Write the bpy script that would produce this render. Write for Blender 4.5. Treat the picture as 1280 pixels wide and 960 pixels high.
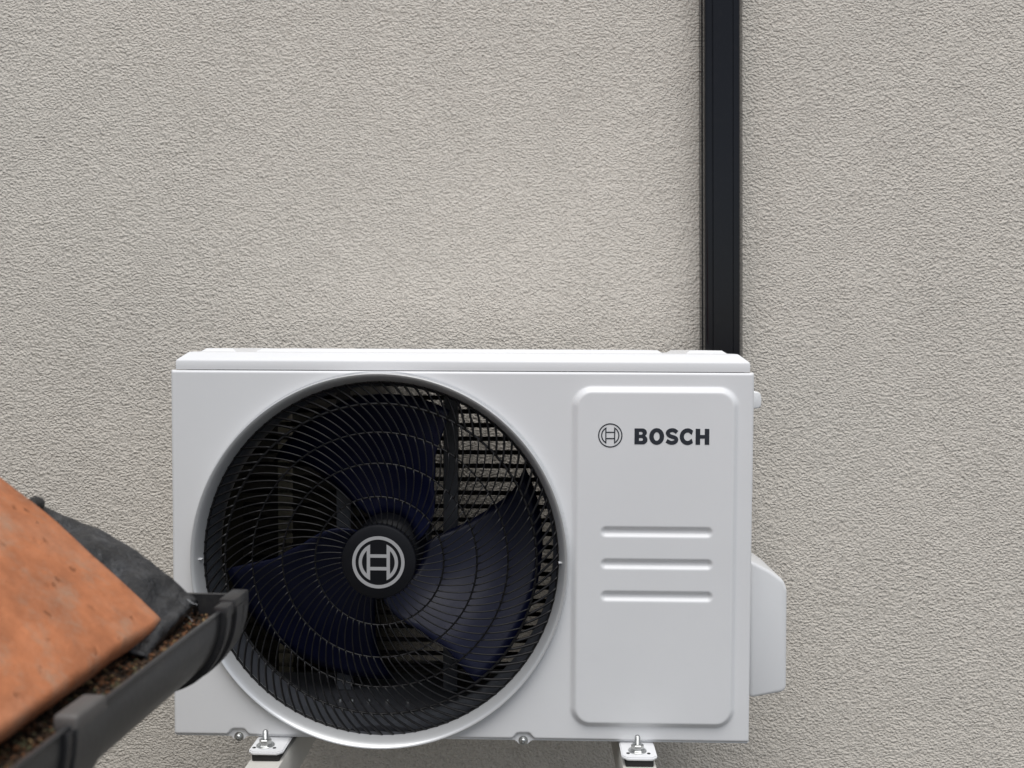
import bpy, bmesh, math, random
import numpy as np
from mathutils import Vector, Matrix, noise

random.seed(7)
PI = math.pi
R = math.radians
scene = bpy.context.scene
for o in list(bpy.data.objects):
    bpy.data.objects.remove(o)
col = scene.collection

# ------------------------------------------------------------------ camera
FPX = 1200.0                       # focal length in pixels of the 1280 px wide photograph
CAM = Vector((0.0, -1.72, 2.40))
YAW = math.atan(30 / FPX)          # looks a little to the left of the wall's normal
PITCH = math.atan(47 / FPX)        # and a little down
cam_d = bpy.data.cameras.new('camera')
cam = bpy.data.objects.new('camera', cam_d)
col.objects.link(cam)
cam.location = CAM
cam.rotation_euler = (PI / 2 - PITCH, 0, YAW)
cam_d.sensor_width = 36
cam_d.lens = 36 * FPX / 1280
cam_d.clip_start = 0.02
cam_d.clip_end = 600
cam_d.dof.use_dof = True
cam_d.dof.focus_distance = 1.36
cam_d.dof.aperture_fstop = 8.5
scene.camera = cam

# ------------------------------------------------------------------ sky, sun, exposure
SUN_EL, SUN_ROT = 66, 176
world = bpy.data.worlds.new('World')
scene.world = world
world.use_nodes = True
wn, wl = world.node_tree.nodes, world.node_tree.links
wn.clear()
sky = wn.new('ShaderNodeTexSky')
sky.sky_type = 'NISHITA'
sky.sun_disc = False
sky.sun_elevation = R(SUN_EL)
sky.sun_rotation = R(SUN_ROT)
sky.dust_density = 1.0
hs = wn.new('ShaderNodeHueSaturation')
hs.inputs['Saturation'].default_value = 0.42
bg = wn.new('ShaderNodeBackground')
bg.inputs['Strength'].default_value = 0.055
wo = wn.new('ShaderNodeOutputWorld')
wl.new(sky.outputs[0], hs.inputs['Color'])
wl.new(hs.outputs[0], bg.inputs['Color'])
wl.new(bg.outputs[0], wo.inputs['Surface'])

sun_d = bpy.data.lights.new('sun', 'SUN')
sun_d.energy = 1.5
sun_d.angle = R(55)
sun_d.color = (1.0, 0.985, 0.96)
sun = bpy.data.objects.new('sun', sun_d)
col.objects.link(sun)
sun.rotation_euler = (R(90 - SUN_EL), 0, R(4))

scene.view_settings.view_transform = 'Standard'
scene.view_settings.look = 'None'
scene.view_settings.exposure = 0.87
scene.view_settings.gamma = 1.0
scene.view_settings.use_curve_mapping = False
scene.render.engine = 'CYCLES'

# ------------------------------------------------------------------ helpers
CAM_M = cam.rotation_euler.to_matrix()


def at(px, py, d):
    """World point, d metres in front of the camera along the wall's normal, for a place in the photograph."""
    v = CAM_M @ Vector(((px - 640) / FPX, -(py - 480) / FPX, -1))
    return CAM + v * (d / v.y)


def obj(name, verts, faces, mat, parent=None, smooth=False, angle=None):
    me = bpy.data.meshes.new(name)
    me.from_pydata([tuple(v) for v in verts], [], faces)
    return mobj(name, me, mat, parent, smooth, angle)


def mobj(name, me, mat, parent=None, smooth=False, angle=None):
    if mat is not None and not me.materials:
        me.materials.append(mat)
    if smooth or angle:
        me.shade_smooth()
        if angle:
            me.set_sharp_from_angle(angle=R(angle))
    me.update()
    o = bpy.data.objects.new(name, me)
    col.objects.link(o)
    if parent:
        o.parent = parent
    return o


def bobj(name, bm, mat, parent=None, smooth=False, angle=None):
    bmesh.ops.recalc_face_normals(bm, faces=bm.faces)
    me = bpy.data.meshes.new(name)
    bm.to_mesh(me)
    bm.free()
    return mobj(name, me, mat, parent, smooth, angle)


def tag(o, label, cat, group=None):
    o['label'] = label
    o['category'] = cat
    if group:
        o['group'] = group
    return o


def empty(name, loc, rot=(0, 0, 0)):
    o = bpy.data.objects.new(name, None)
    o.empty_display_size = 0.05
    col.objects.link(o)
    o.location = loc
    o.rotation_euler = rot
    return o


def add_box(bm, x0, x1, y0, y1, z0, z1, bev=0.0, seg=2):
    r = bmesh.ops.create_cube(bm, size=1.0)
    vs = r['verts']
    for v in vs:
        v.co = Vector((x0 if v.co.x < 0 else x1, y0 if v.co.y < 0 else y1, z0 if v.co.z < 0 else z1))
    if bev:
        es = list({e for v in vs for e in v.link_edges})
        bmesh.ops.bevel(bm, geom=es, offset=bev, segments=seg, profile=0.5, affect='EDGES')
    return bm


def box(name, x0, x1, y0, y1, z0, z1, mat, parent=None, bev=0.0, seg=2):
    bm = bmesh.new()
    add_box(bm, x0, x1, y0, y1, z0, z1, bev, seg)
    return bobj(name, bm, mat, parent, angle=35 if bev else None)


def add_tube(bm, pts, rad, sides=6, closed=False):
    n = len(pts)
    rings = []
    for i, p in enumerate(pts):
        a = pts[(i - 1) % n] if (closed or i > 0) else p
        b = pts[(i + 1) % n] if (closed or i < n - 1) else p
        t = (Vector(b) - Vector(a)).normalized()
        up = Vector((0, 1, 0)) if abs(t.y) < 0.9 else Vector((1, 0, 0))
        s = t.cross(up).normalized()
        u = s.cross(t).normalized()
        rr = rad[i] if isinstance(rad, (list, tuple)) else rad
        rings.append([bm.verts.new(Vector(p) + (s * math.cos(2 * PI * k / sides) + u * math.sin(2 * PI * k / sides)) * rr)
                      for k in range(sides)])
    m = n if closed else n - 1
    for i in range(m):
        A, B = rings[i], rings[(i + 1) % n]
        for k in range(sides):
            bm.faces.new((A[k], A[(k + 1) % sides], B[(k + 1) % sides], B[k]))
    if not closed:
        bm.faces.new(rings[0][::-1])
        bm.faces.new(rings[-1])
    return bm


def lathe(name, prof, mat, parent=None, cx=0, cz=0, n=96, angle=40, axis='y', closed=False):
    """Revolve (radius, along) round the y axis (or z) through (cx, cz)."""
    verts, faces = [], []
    m = len(prof)
    for i in range(n):
        a = 2 * PI * i / n
        for r, t in prof:
            if axis == 'y':
                verts.append((cx + r * math.cos(a), t, cz + r * math.sin(a)))
            else:
                verts.append((cx + r * math.cos(a), cz + r * math.sin(a), t))
    for i in range(n):
        j = (i + 1) % n
        for k in range(m if closed else m - 1):
            l = (k + 1) % m
            faces.append((i * m + k, j * m + k, j * m + l, i * m + l))
    bm = bmesh.new()
    vv = [bm.verts.new(v) for v in verts]
    for f in faces:
        bm.faces.new([vv[q] for q in f])
    bmesh.ops.remove_doubles(bm, verts=bm.verts, dist=1e-6)
    return bobj(name, bm, mat, parent, angle=angle)


def prism(name, poly, y0, y1, mat, parent=None, bev=0.0, seg=3):
    """Polygon in (x, z) extruded from y0 to y1."""
    bm = bmesh.new()
    a = [bm.verts.new((x, y0, z)) for x, z in poly]
    b = [bm.verts.new((x, y1, z)) for x, z in poly]
    bm.faces.new(a)
    bm.faces.new(b[::-1])
    n = len(poly)
    for i in range(n):
        j = (i + 1) % n
        bm.faces.new((a[i], b[i], b[j], a[j]))
    bmesh.ops.recalc_face_normals(bm, faces=bm.faces)
    if bev:
        bmesh.ops.bevel(bm, geom=list(bm.edges), offset=bev, segments=seg, profile=0.5, affect='EDGES')
    return bobj(name, bm, mat, parent, angle=40)


def flat(name, loops, depth, mat, parent, loc=(0, 0, 0)):
    """Flat print: loops in (x, z), holes found by even-odd, a hair thick, facing -y."""
    cu = bpy.data.curves.new(name, 'CURVE')
    cu.dimensions = '2D'
    cu.fill_mode = 'BOTH'
    cu.extrude = depth
    for lp in loops:
        sp = cu.splines.new('POLY')
        sp.points.add(len(lp) - 1)
        for p, (x, z) in zip(sp.points, lp):
            p.co = (x, z, 0, 1)
        sp.use_cyclic_u = True
    tmp = bpy.data.objects.new(name, cu)
    col.objects.link(tmp)
    dg = bpy.context.evaluated_depsgraph_get()
    me = bpy.data.meshes.new_from_object(tmp.evaluated_get(dg))
    bpy.data.objects.remove(tmp)
    me.name = name
    me.materials.clear()
    me.transform(Matrix.Rotation(PI / 2, 4, 'X'))
    me.transform(Matrix.Translation(loc))
    return mobj(name, me, mat, parent)


def smooth01(x):
    x = np.clip(x, 0, 1)
    return x * x * (3 - 2 * x)


# ------------------------------------------------------------------ materials
def new_mat(name):
    m = bpy.data.materials.new(name)
    m.use_nodes = True
    nt = m.node_tree
    return m, nt.nodes, nt.links, nt.nodes['Principled BSDF']


def N(nodes, kind, **kw):
    n = nodes.new(kind)
    for k, v in kw.items():
        if hasattr(n, k):
            setattr(n, k, v)
        else:
            n.inputs[k].default_value = v
    return n


def noise_tex(nodes, links, vec, scale, detail=3, rough=0.55):
    n = nodes.new('ShaderNodeTexNoise')
    n.inputs['Scale'].default_value = scale
    n.inputs['Detail'].default_value = detail
    n.inputs['Roughness'].default_value = rough
    links.new(vec, n.inputs['Vector'])
    return n


def ramp(nodes, links, fac, stops):
    r = nodes.new('ShaderNodeValToRGB')
    e = r.color_ramp.elements
    while len(e) < len(stops):
        e.new(0.5)
    for q, (p, c) in zip(e, stops):
        q.position = p
        q.color = (*c, 1) if len(c) == 3 else c
    links.new(fac, r.inputs['Fac'])
    return r


def mixc(nodes, links, fac, a, b, mode='MIX'):
    m = nodes.new('ShaderNodeMix')
    m.data_type = 'RGBA'
    m.blend_type = mode
    for sock, v in ((0, fac), (6, a), (7, b)):
        if hasattr(v, 'is_linked'):
            links.new(v, m.inputs[sock])
        elif isinstance(v, (int, float)):
            m.inputs[sock].default_value = v
        else:
            m.inputs[sock].default_value = (*v, 1)
    return m.outputs[2]


def plain(name, c, rough=0.5, metal=0.0, var=0.06, scale=25, bump=0.0, bscale=200, spec=0.5, dirt=0.0):
    m, nd, lk, p = new_mat(name)
    tc = nd.new('ShaderNodeTexCoord')
    n1 = noise_tex(nd, lk, tc.outputs['Object'], scale, 4)
    c = Vector(c)
    r = ramp(nd, lk, n1.outputs['Fac'], [(0.3, c * (1 - var)), (0.7, c * (1 + var))])
    out = r.outputs[0]
    if dirt:
        n2 = noise_tex(nd, lk, tc.outputs['Object'], 60, 8, 0.75)
        r2 = ramp(nd, lk, n2.outputs['Fac'], [(0.55, (0, 0, 0)), (0.8, (1, 1, 1))])
        sc = nd.new('ShaderNodeMath')
        sc.operation = 'MULTIPLY'
        sc.inputs[1].default_value = dirt
        lk.new(r2.outputs[0], sc.inputs[0])
        out = mixc(nd, lk, sc.outputs[0], out, (0.20, 0.18, 0.15))
    lk.new(out, p.inputs['Base Color'])
    rr = ramp(nd, lk, n1.outputs['Fac'], [(0.2, (rough * 0.85,) * 3), (0.8, (min(1, rough * 1.15),) * 3)])
    lk.new(rr.outputs[0], p.inputs['Roughness'])
    p.inputs['Metallic'].default_value = metal
    p.inputs['Specular IOR Level'].default_value = spec
    if bump:
        n3 = noise_tex(nd, lk, tc.outputs['Object'], bscale, 4)
        b = nd.new('ShaderNodeBump')
        b.inputs['Strength'].default_value = 1.0
        b.inputs['Distance'].default_value = bump
        lk.new(n3.outputs['Fac'], b.inputs['Height'])
        lk.new(b.outputs[0], p.inputs['Normal'])
    return m


def render_mat():
    """Scraped, wormy cement render."""
    m, nd, lk, p = new_mat('rough_render')
    tc = nd.new('ShaderNodeTexCoord')
    mp = nd.new('ShaderNodeMapping')
    mp.inputs['Scale'].default_value = (1.0, 1.0, 1.2)
    lk.new(tc.outputs['Object'], mp.inputs['Vector'])
    # warp so that the grain wanders
    w = noise_tex(nd, lk, tc.outputs['Object'], 9, 2)
    wv = nd.new('ShaderNodeVectorMath')
    wv.operation = 'MULTIPLY_ADD'
    wv.inputs[1].default_value = (0.012, 0.012, 0.012)
    lk.new(w.outputs['Color'], wv.inputs[0])
    lk.new(mp.outputs[0], wv.inputs[2])
    a = noise_tex(nd, lk, wv.outputs[0], 225, 2.0, 0.5)
    a.inputs['Distortion'].default_value = 0.0
    b = noise_tex(nd, lk, wv.outputs[0], 62, 2.0, 0.5)
    c = noise_tex(nd, lk, tc.outputs['Object'], 3.2, 4, 0.6)
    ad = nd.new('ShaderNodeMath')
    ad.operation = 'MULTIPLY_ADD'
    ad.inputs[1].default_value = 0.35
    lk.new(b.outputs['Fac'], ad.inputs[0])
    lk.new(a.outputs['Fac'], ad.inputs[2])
    bp = nd.new('ShaderNodeBump')
    bp.inputs['Strength'].default_value = 1.0
    bp.inputs['Distance'].default_value = 0.0073
    am = ramp(nd, lk, noise_tex(nd, lk, tc.outputs['Object'], 7, 3, 0.6).outputs['Fac'], [(0.3, (0.85,) * 3), (0.7, (1.0,) * 3)])
    lk.new(am.outputs[0], bp.inputs['Strength'])
    lk.new(ad.outputs[0], bp.inputs['Height'])
    lk.new(bp.outputs[0], p.inputs['Normal'])
    r = ramp(nd, lk, c.outputs['Fac'], [(0.3, (0.70, 0.655, 0.588)), (0.7, (0.742, 0.692, 0.620))])
    r2 = ramp(nd, lk, ad.outputs[0], [(0.45, (0.86, 0.855, 0.85)), (0.75, (1.03, 1.03, 1.03))])  # hollows of the grain tinted darker, cavity shading painted into the colour
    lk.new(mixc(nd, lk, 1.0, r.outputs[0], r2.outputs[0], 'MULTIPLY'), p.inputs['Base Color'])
    p.inputs['Roughness'].default_value = 0.9
    p.inputs['Specular IOR Level'].default_value = 0.2
    return m


def tile_mat():
    m, nd, lk, p = new_mat('weathered_terracotta')
    tc = nd.new('ShaderNodeTexCoord')
    v = tc.outputs['Object']
    big = noise_tex(nd, lk, v, 11, 4, 0.6)
    mid = noise_tex(nd, lk, v, 55, 5, 0.65)
    fine = noise_tex(nd, lk, v, 420, 3, 0.6)
    base = ramp(nd, lk, big.outputs['Fac'], [(0.3, (0.33, 0.130, 0.065)), (0.52, (0.53, 0.205, 0.096)), (0.75, (0.50, 0.235, 0.138))])
    c = mixc(nd, lk, 0.55, base.outputs[0], ramp(nd, lk, mid.outputs['Fac'], [(0.3, (0.60, 0.55, 0.52)), (0.7, (1.2, 1.18, 1.16))]).outputs[0], 'MULTIPLY')
    # grey lichen film
    lich = noise_tex(nd, lk, v, 30, 8, 0.78)
    lm = ramp(nd, lk, lich.outputs['Fac'], [(0.50, (0, 0, 0)), (0.68, (0.75, 0.75, 0.75))])
    c = mixc(nd, lk, lm.outputs[0], c, (0.40, 0.26, 0.18))
    # dark pits
    vo = nd.new('ShaderNodeTexVoronoi')
    vo.inputs['Scale'].default_value = 62
    vo.inputs['Randomness'].default_value = 1.0
    wv = nd.new('ShaderNodeVectorMath')
    wv.operation = 'MULTIPLY_ADD'
    wv.inputs[1].default_value = (0.018, 0.018, 0.018)
    lk.new(mid.outputs['Color'], wv.inputs[0])
    lk.new(v, wv.inputs[2])
    lk.new(wv.outputs[0], vo.inputs['Vector'])
    pit = ramp(nd, lk, vo.outputs['Distance'], [(0.08, (1, 1, 1)), (0.20, (0, 0, 0))])
    gate = ramp(nd, lk, noise_tex(nd, lk, v, 19, 2).outputs['Fac'], [(0.36, (0, 0, 0)), (0.46, (1, 1, 1))])
    pm = mixc(nd, lk, 1.0, pit.outputs[0], gate.outputs[0], 'MULTIPLY')
    pf = ramp(nd, lk, noise_tex(nd, lk, v, 70, 3).outputs['Fac'], [(0.35, (0.25, 0.25, 0.25)), (0.60, (1, 1, 1))])
    pm = mixc(nd, lk, 1.0, pm, pf.outputs[0], 'MULTIPLY')
    c = mixc(nd, lk, pm, c, (0.26, 0.10, 0.045))
    lk.new(c, p.inputs['Base Color'])
    p.inputs['Roughness'].default_value = 0.85
    p.inputs['Specular IOR Level'].default_value = 0.25
    h = nd.new('ShaderNodeMath')
    h.operation = 'MULTIPLY_ADD'
    h.inputs[1].default_value = 0.35
    lk.new(fine.outputs['Fac'], h.inputs[0])
    lk.new(mid.outputs['Fac'], h.inputs[2])
    h2 = nd.new('ShaderNodeMath')
    h2.operation = 'SUBTRACT'
    lk.new(h.outputs[0], h2.inputs[0])
    lk.new(pm, h2.inputs[1])
    bp = nd.new('ShaderNodeBump')
    bp.inputs['Distance'].default_value = 0.0016
    bp.inputs['Strength'].default_value = 0.8
    lk.new(h2.outputs[0], bp.inputs['Height'])
    lk.new(bp.outputs[0], p.inputs['Normal'])
    return m


def membrane_mat():
    m, nd, lk, p = new_mat('bitumen_membrane')
    tc = nd.new('ShaderNodeTexCoord')
    v = tc.outputs['Object']
    a = noise_tex(nd, lk, v, 38, 6, 0.7)
    f = noise_tex(nd, lk, v, 500, 3, 0.6)
    r = ramp(nd, lk, a.outputs['Fac'], [(0.35, (0.016, 0.017, 0.019)), (0.60, (0.030, 0.032, 0.036)), (0.74, (0.10, 0.104, 0.11))])
    lk.new(r.outputs[0], p.inputs['Base Color'])
    p.inputs['Roughness'].default_value = 0.31
    bp = nd.new('ShaderNodeBump')
    bp.inputs['Distance'].default_value = 0.0012
    cr = noise_tex(nd, lk, v, 60, 2, 0.5)
    cr.inputs['Distortion'].default_value = 1.2
    hm = nd.new('ShaderNodeMath')
    hm.operation = 'MULTIPLY_ADD'
    hm.inputs[1].default_value = 3.0
    lk.new(cr.outputs['Fac'], hm.inputs[0])
    lk.new(f.outputs['Fac'], hm.inputs[2])
    lk.new(hm.outputs[0], bp.inputs['Height'])
    lk.new(bp.outputs[0], p.inputs['Normal'])
    return m


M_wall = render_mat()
M_tile = tile_mat()
M_felt = membrane_mat()
M_white = plain('white_powder_coat', (0.785, 0.79, 0.80), 0.36, var=0.015, scale=6, dirt=0.03, bump=0.00006, bscale=900)
M_ring = plain('silver_ring_paint', (0.64, 0.65, 0.66), 0.36, 0.5, var=0.012, scale=6)
M_black = plain('black_grille_plastic', (0.008, 0.008, 0.009), 0.4, var=0.1, scale=30, spec=0.3)
M_hub = plain('matt_black_plastic', (0.006, 0.0065, 0.009), 0.5, var=0.08, scale=30, spec=0.22)
M_navy = plain('navy_fan_plastic', (0.003, 0.005, 0.026), 0.4, var=0.1, scale=20, bump=0.0001, bscale=500, spec=0.33)
M_shroud = plain('dark_steel_shroud', (0.075, 0.080, 0.092), 0.32, var=0.1, scale=20)
M_inner = plain('galvanised_interior', (0.045, 0.047, 0.055), 0.5, var=0.15, scale=12)
M_fin = plain('coated_coil_fin', (0.035, 0.030, 0.018), 0.6, 0.0, var=0.1, scale=14, spec=0.2)
M_finl = plain('lit_coil_fin', (0.42, 0.39, 0.30), 0.5, 0.0, var=0.25, scale=40)  # same coil fins, paler colour standing in for light through the coil
M_tube = plain('dark_coil_tube', (0.012, 0.010, 0.009), 0.6, var=0.1)
M_zinc = plain('zinc_plated_steel', (0.55, 0.56, 0.55), 0.36, 1.0, var=0.18, scale=90)
M_silver = plain('silver_print', (0.40, 0.40, 0.41), 0.45, 0.0, var=0.03)
M_ink = plain('blue_black_print', (0.018, 0.022, 0.032), 0.45, var=0.04)
M_brack = plain('cream_bracket_paint', (0.60, 0.585, 0.54), 0.45, var=0.04, scale=14, dirt=0.1)
M_rubber = plain('black_rubber', (0.016, 0.016, 0.016), 0.7, var=0.1)
M_duct = plain('black_pvc_trunking', (0.0045, 0.005, 0.008), 0.12, var=0.12, scale=7, dirt=0.03, spec=0.32)
M_gutter = plain('anthracite_gutter_plastic', (0.029, 0.030, 0.032), 0.36, var=0.15, scale=16, dirt=0.28, bump=0.0002, bscale=260)
M_cap = plain('black_gutter_cap_plastic', (0.022, 0.022, 0.024), 0.45, var=0.12, scale=16, dirt=0.2)
M_clip = plain('dusty_clip_plastic', (0.10, 0.095, 0.092), 0.6, var=0.15, scale=30, dirt=0.3)
M_soil = plain('gutter_silt', (0.030, 0.020, 0.012), 0.95, var=0.4, scale=120, bump=0.002, bscale=400)
M_chips = [plain('debris_rust_brown', (0.15, 0.066, 0.028), 0.9, var=0.35, scale=200),
           plain('debris_dark_brown', (0.045, 0.024, 0.012), 0.9, var=0.35, scale=200),
           plain('debris_straw', (0.25, 0.165, 0.075), 0.9, var=0.3, scale=200),
           plain('debris_moss', (0.085, 0.080, 0.040), 0.95, var=0.3, scale=200)]
M_fibre = plain('pale_fibre', (0.42, 0.43, 0.44), 0.6)
M_moss = plain('dry_moss', (0.050, 0.045, 0.016), 0.95, var=0.3, scale=300, bump=0.001, bscale=900)
M_board = plain('dark_fascia_board', (0.045, 0.043, 0.042), 0.6, var=0.15, dirt=0.15)
M_brick = plain('outbuilding_render', (0.42, 0.39, 0.35), 0.9, var=0.1, bump=0.002, bscale=150)
M_pave = plain('grey_paving', (0.10, 0.098, 0.095), 0.9, var=0.2, scale=3, bump=0.002, bscale=60)

# ------------------------------------------------------------------ ground and house wall
g = obj('ground', [(-250, -250, 0), (250, -250, 0), (250, 250, 0), (-250, 250, 0)], [(0, 1, 2, 3)], M_pave)
g['kind'] = 'structure'

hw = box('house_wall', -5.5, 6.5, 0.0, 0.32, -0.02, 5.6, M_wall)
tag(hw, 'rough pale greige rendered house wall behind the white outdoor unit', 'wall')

# ------------------------------------------------------------------ outdoor unit
D0 = 1.32                                   # camera to front panel
ROLL = 0.0045                               # the unit sits a hair out of level
o_ac = at(577, 926, D0)
ac = empty('air_conditioner', o_ac, (0, ROLL, 0))
tag(ac, 'white outdoor air conditioner unit with round black fan grille on the wall', 'air conditioner')
ACI = Matrix.Rotation(ROLL, 3, 'Y').inverted()


def A(px, py, off=0.0):
    """(x, z) in the unit's own frame of a place in the photograph, off metres behind the front panel."""
    v = ACI @ (at(px, py, D0 + off) - o_ac)
    return v.x, v.z


MM = D0 / FPX                               # metres per photo pixel on the front panel
xL = (A(214.5, 463)[0] + A(215.5, 918)[0]) / 2
xR = (A(942, 466)[0] + A(938, 930)[0]) / 2
zT = (A(214, 462.5)[1] + A(942, 465.5)[1]) / 2
zLip = (A(216, 916)[1] + A(937, 926)[1]) / 2
zB = (A(216, 920.5)[1] + A(937, 931)[1]) / 2
FX, FZ = A(474.5, 700.8)
R_HOLE = 233.0 * MM
DEPTH = 0.295

# --- front panel: pressed sheet with a raised field, three slots, a bottom lip and two screw tabs
e0 = A(714.5, 482)
e1 = A(918.5, 911)
ecx, ecz, ehx, ehz = (e0[0] + e1[0]) / 2, (e0[1] + e1[1]) / 2, (e1[0] - e0[0]) / 2, (e0[1] - e1[1]) / 2
slots = []
for sy in (663.5, 703.5, 743.5):
    a, b = A(750, sy), A(890, sy + 0.6)
    slots.append(((a[0] + b[0]) / 2, (a[1] + b[1]) / 2, (b[0] - a[0]) / 2, 7.0 * MM))
screws = [A(297.5, 921.5), A(654, 926.5)]


def sd_rbox(x, z, cx, cz, hx, hz, r):
    qx = np.abs(x - cx) - hx + r
    qz = np.abs(z - cz) - hz + r
    return np.hypot(np.maximum(qx, 0), np.maximum(qz, 0)) + np.minimum(np.maximum(qx, qz), 0) - r


def panel_h(x, z):
    """How far the sheet stands out (towards -y)."""
    h = np.zeros_like(x)
    h += 0.0075 * smooth01(-sd_rbox(x, z, ecx, ecz, ehx, ehz, 26 * MM) / 0.0095)
    for cx, cz, hx, hz in slots:
        h -= 0.0042 * smooth01(-sd_rbox(x, z, cx, cz, hx, hz, hz) / 0.0062)
    lip = np.full_like(x, zLip)
    for sx, sz in screws:
        dx = np.abs(x - sx)
        lip = np.maximum(lip, zLip + 0.0075 * smooth01((0.0165 - dx) / 0.010))
    h -= 0.0050 * smooth01((lip - z) / 0.0032)
    # shallow dish round the fan mouth
    rr = np.hypot(x - FX, z - FZ)
    h -= 0.0016 * smooth01((R_HOLE + 0.0075 - rr) / 0.0012)
    rd = 0.0045
    for e in (x - xL, xR - x, zT - z):
        q = np.clip(rd - e, 0, rd)
        h -= rd - np.sqrt(np.maximum(rd * rd - q * q, 0))
    return h


def edge_grid(a, b, step, fine=0.0006, band=0.005):
    mid = np.linspace(a + band, b - band, max(2, int((b - a) / step)))
    lo = np.arange(a, a + band, fine)
    return np.concatenate([lo, mid, (a + b) - lo[::-1]])


xs = edge_grid(xL, xR, 0.0017)
ts = edge_grid(zB, zT, 0.0015)
bot = np.full_like(xs, zB)
for sx, sz in screws:
    bot = np.minimum(bot, zB - 0.0055 * smooth01((0.0125 - np.abs(xs - sx)) / 0.008))
X = np.repeat(xs[None, :], len(ts), 0)
f = ((ts - zB) / (zT - zB))[:, None]
wgt = np.clip(1 - f / 0.04, 0, 1)
Z = ts[:, None] + (bot - zB)[None, :] * wgt
Y = -panel_h(X, Z)
verts = np.stack([X, Y, Z], -1).reshape(-1, 3)
nx, nz = len(xs), len(ts)
ii, jj = np.meshgrid(np.arange(nz - 1), np.arange(nx - 1), indexing='ij')
cxm = (X[:-1, :-1] + X[1:, 1:]) / 2
czm = (Z[:-1, :-1] + Z[1:, 1:]) / 2
keep = np.hypot(cxm - FX, czm - FZ) > R_HOLE - 0.001
a_ = (ii * nx + jj)[keep]
faces = np.stack([a_, a_ + 1, a_ + nx + 1, a_ + nx], -1)
me = bpy.data.meshes.new('front_panel')
me.from_pydata(verts.tolist(), [], faces.tolist())
mobj('front_panel', me, M_white, ac, smooth=True)

# casing sides, base, partition
box('side_panel', xL, xL + 0.002, 0.0045, DEPTH, zB + 0.002, zT - 0.001, M_white, ac)
box('side_panel', xR - 0.002, xR, 0.0045, DEPTH, zB + 0.002, zT - 0.001, M_white, ac)
hx_, hz_ = A(942.5, 622, 0.02)
box('side_flange', xR - 0.001, xR + 0.0022, 0.012, 0.20, hz_, zT - 0.003, M_white, ac, bev=0.0008)
box('base_pan', xL + 0.003, xR - 0.003, 0.008, DEPTH - 0.002, zB - 0.0004, zB + 0.008, M_inner, ac)
xPart = A(708, 700)[0]
box('partition', xPart, xPart + 0.002, 0.012, DEPTH - 0.03, zB + 0.009, zT - 0.002, M_inner, ac)

# lid: chamfered pressing with three raised fields
lx0, lz1 = A(217.8, 449.5, -0.004)
lx1, lz1b = A(939, 452.5, -0.004)
lzf = (lz1 + lz1b) / 2
lzt = (A(231, 439.2, 0.01)[1] + A(926, 442.6, 0.01)[1]) / 2
lz0 = zT + 0.0006


def lid():
    prof = [(0.0, lz0), (0.0, lz0 + 0.003), (0.0, lzf - 0.003), (0.0008, lzf - 0.0008), (0.0022, lzf + 0.0006),
            (0.0125, lzt - 0.0016), (0.0145, lzt - 0.0004), (0.018, lzt)]
    bm = bmesh.new()
    y0, y1 = 0.0018, DEPTH + 0.006
    rings = []
    for ins, z in prof:
        rings.append([bm.verts.new(c) for c in ((lx0 + ins, y0 + ins, z), (lx1 - ins, y0 + ins, z),
                                                (lx1 - ins, y1 - ins, z), (lx0 + ins, y1 - ins, z))])
    for q, w in zip(rings[:-1], rings[1:]):
        for k in range(4):
            bm.faces.new((q[k], q[(k + 1) % 4], w[(k + 1) % 4], w[k]))
    bm.faces.new(rings[-1])
    bm.faces.new(rings[0][::-1])
    return bobj('lid', bm, M_white, ac, angle=30)


lid_o = lid()


def emboss(p0, p1, y0, y1, h):
    xa, xb = A(p0, 440, 0.1)[0], A(p1, 440, 0.1)[0]
    bm = bmesh.new()
    s = 0.008
    lo = [bm.verts.new(v) for v in ((xa, y0, lzt - 0.001), (xb, y0, lzt - 0.001), (xb, y1, lzt - 0.001), (xa, y1, lzt - 0.001))]
    hi = [bm.verts.new(v) for v in ((xa + s, y0 + s, lzt + h), (xb - s, y0 + s, lzt + h), (xb - s, y1 - s, lzt + h), (xa + s, y1 - s, lzt + h))]
    bm.faces.new(hi)
    for k in range(4):
        bm.faces.new((lo[k], lo[(k + 1) % 4], hi[(k + 1) % 4], hi[k]))
    bobj('raised_field', bm, M_white, lid_o)


emboss(331, 824, 0.05, 0.26, 0.0044)
emboss(264, 309, 0.05, 0.26, 0.0044)
emboss(850, 902, 0.05, 0.26, 0.0044)

# --- fan mouth: ring, shroud
prof = [(R_HOLE + 0.0056, 0.004), (R_HOLE + 0.0055, -0.0105), (R_HOLE + 0.0051, -0.0128), (R_HOLE + 0.0040, -0.0140),
        (R_HOLE + 0.0024, -0.0136), (R_HOLE + 0.0002, -0.0112), (R_HOLE - 0.0028, -0.0050), (R_HOLE - 0.0056, 0.003),
        (R_HOLE - 0.0074, 0.011), (R_HOLE - 0.0078, 0.015)]
ring = lathe('fan_ring', prof, M_ring, ac, FX, FZ, 160, 60)
rs = R_HOLE - 0.0078
prof = [(rs + 0.0008, 0.0148), (rs - 0.001, 0.020), (rs - 0.005, 0.034), (rs - 0.0062, 0.045), (rs - 0.0062, 0.062),
        (rs - 0.003, 0.074), (rs + 0.004, 0.083), (rs + 0.011, 0.088)]
lathe('shroud', prof, M_shroud, ac, FX, FZ, 128, 60)
for sgn in (-1, 1):                        # moulding ticks on the ring
    xx = FX + sgn * (R_HOLE - 0.0046)
    box('seam_tick', xx - 0.003, xx + 0.003, -0.0036, 0.004, FZ - 0.0006, FZ + 0.0006, M_white, ring)


# --- grille
def grille_y(r):
    return -0.004 + 0.012 * (r / (221 * MM)) ** 3


def slant(r):                              # lean of the wires away from radial, ccw outwards
    return R(7 + 40 * ((r / MM - 46) / 174))


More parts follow.
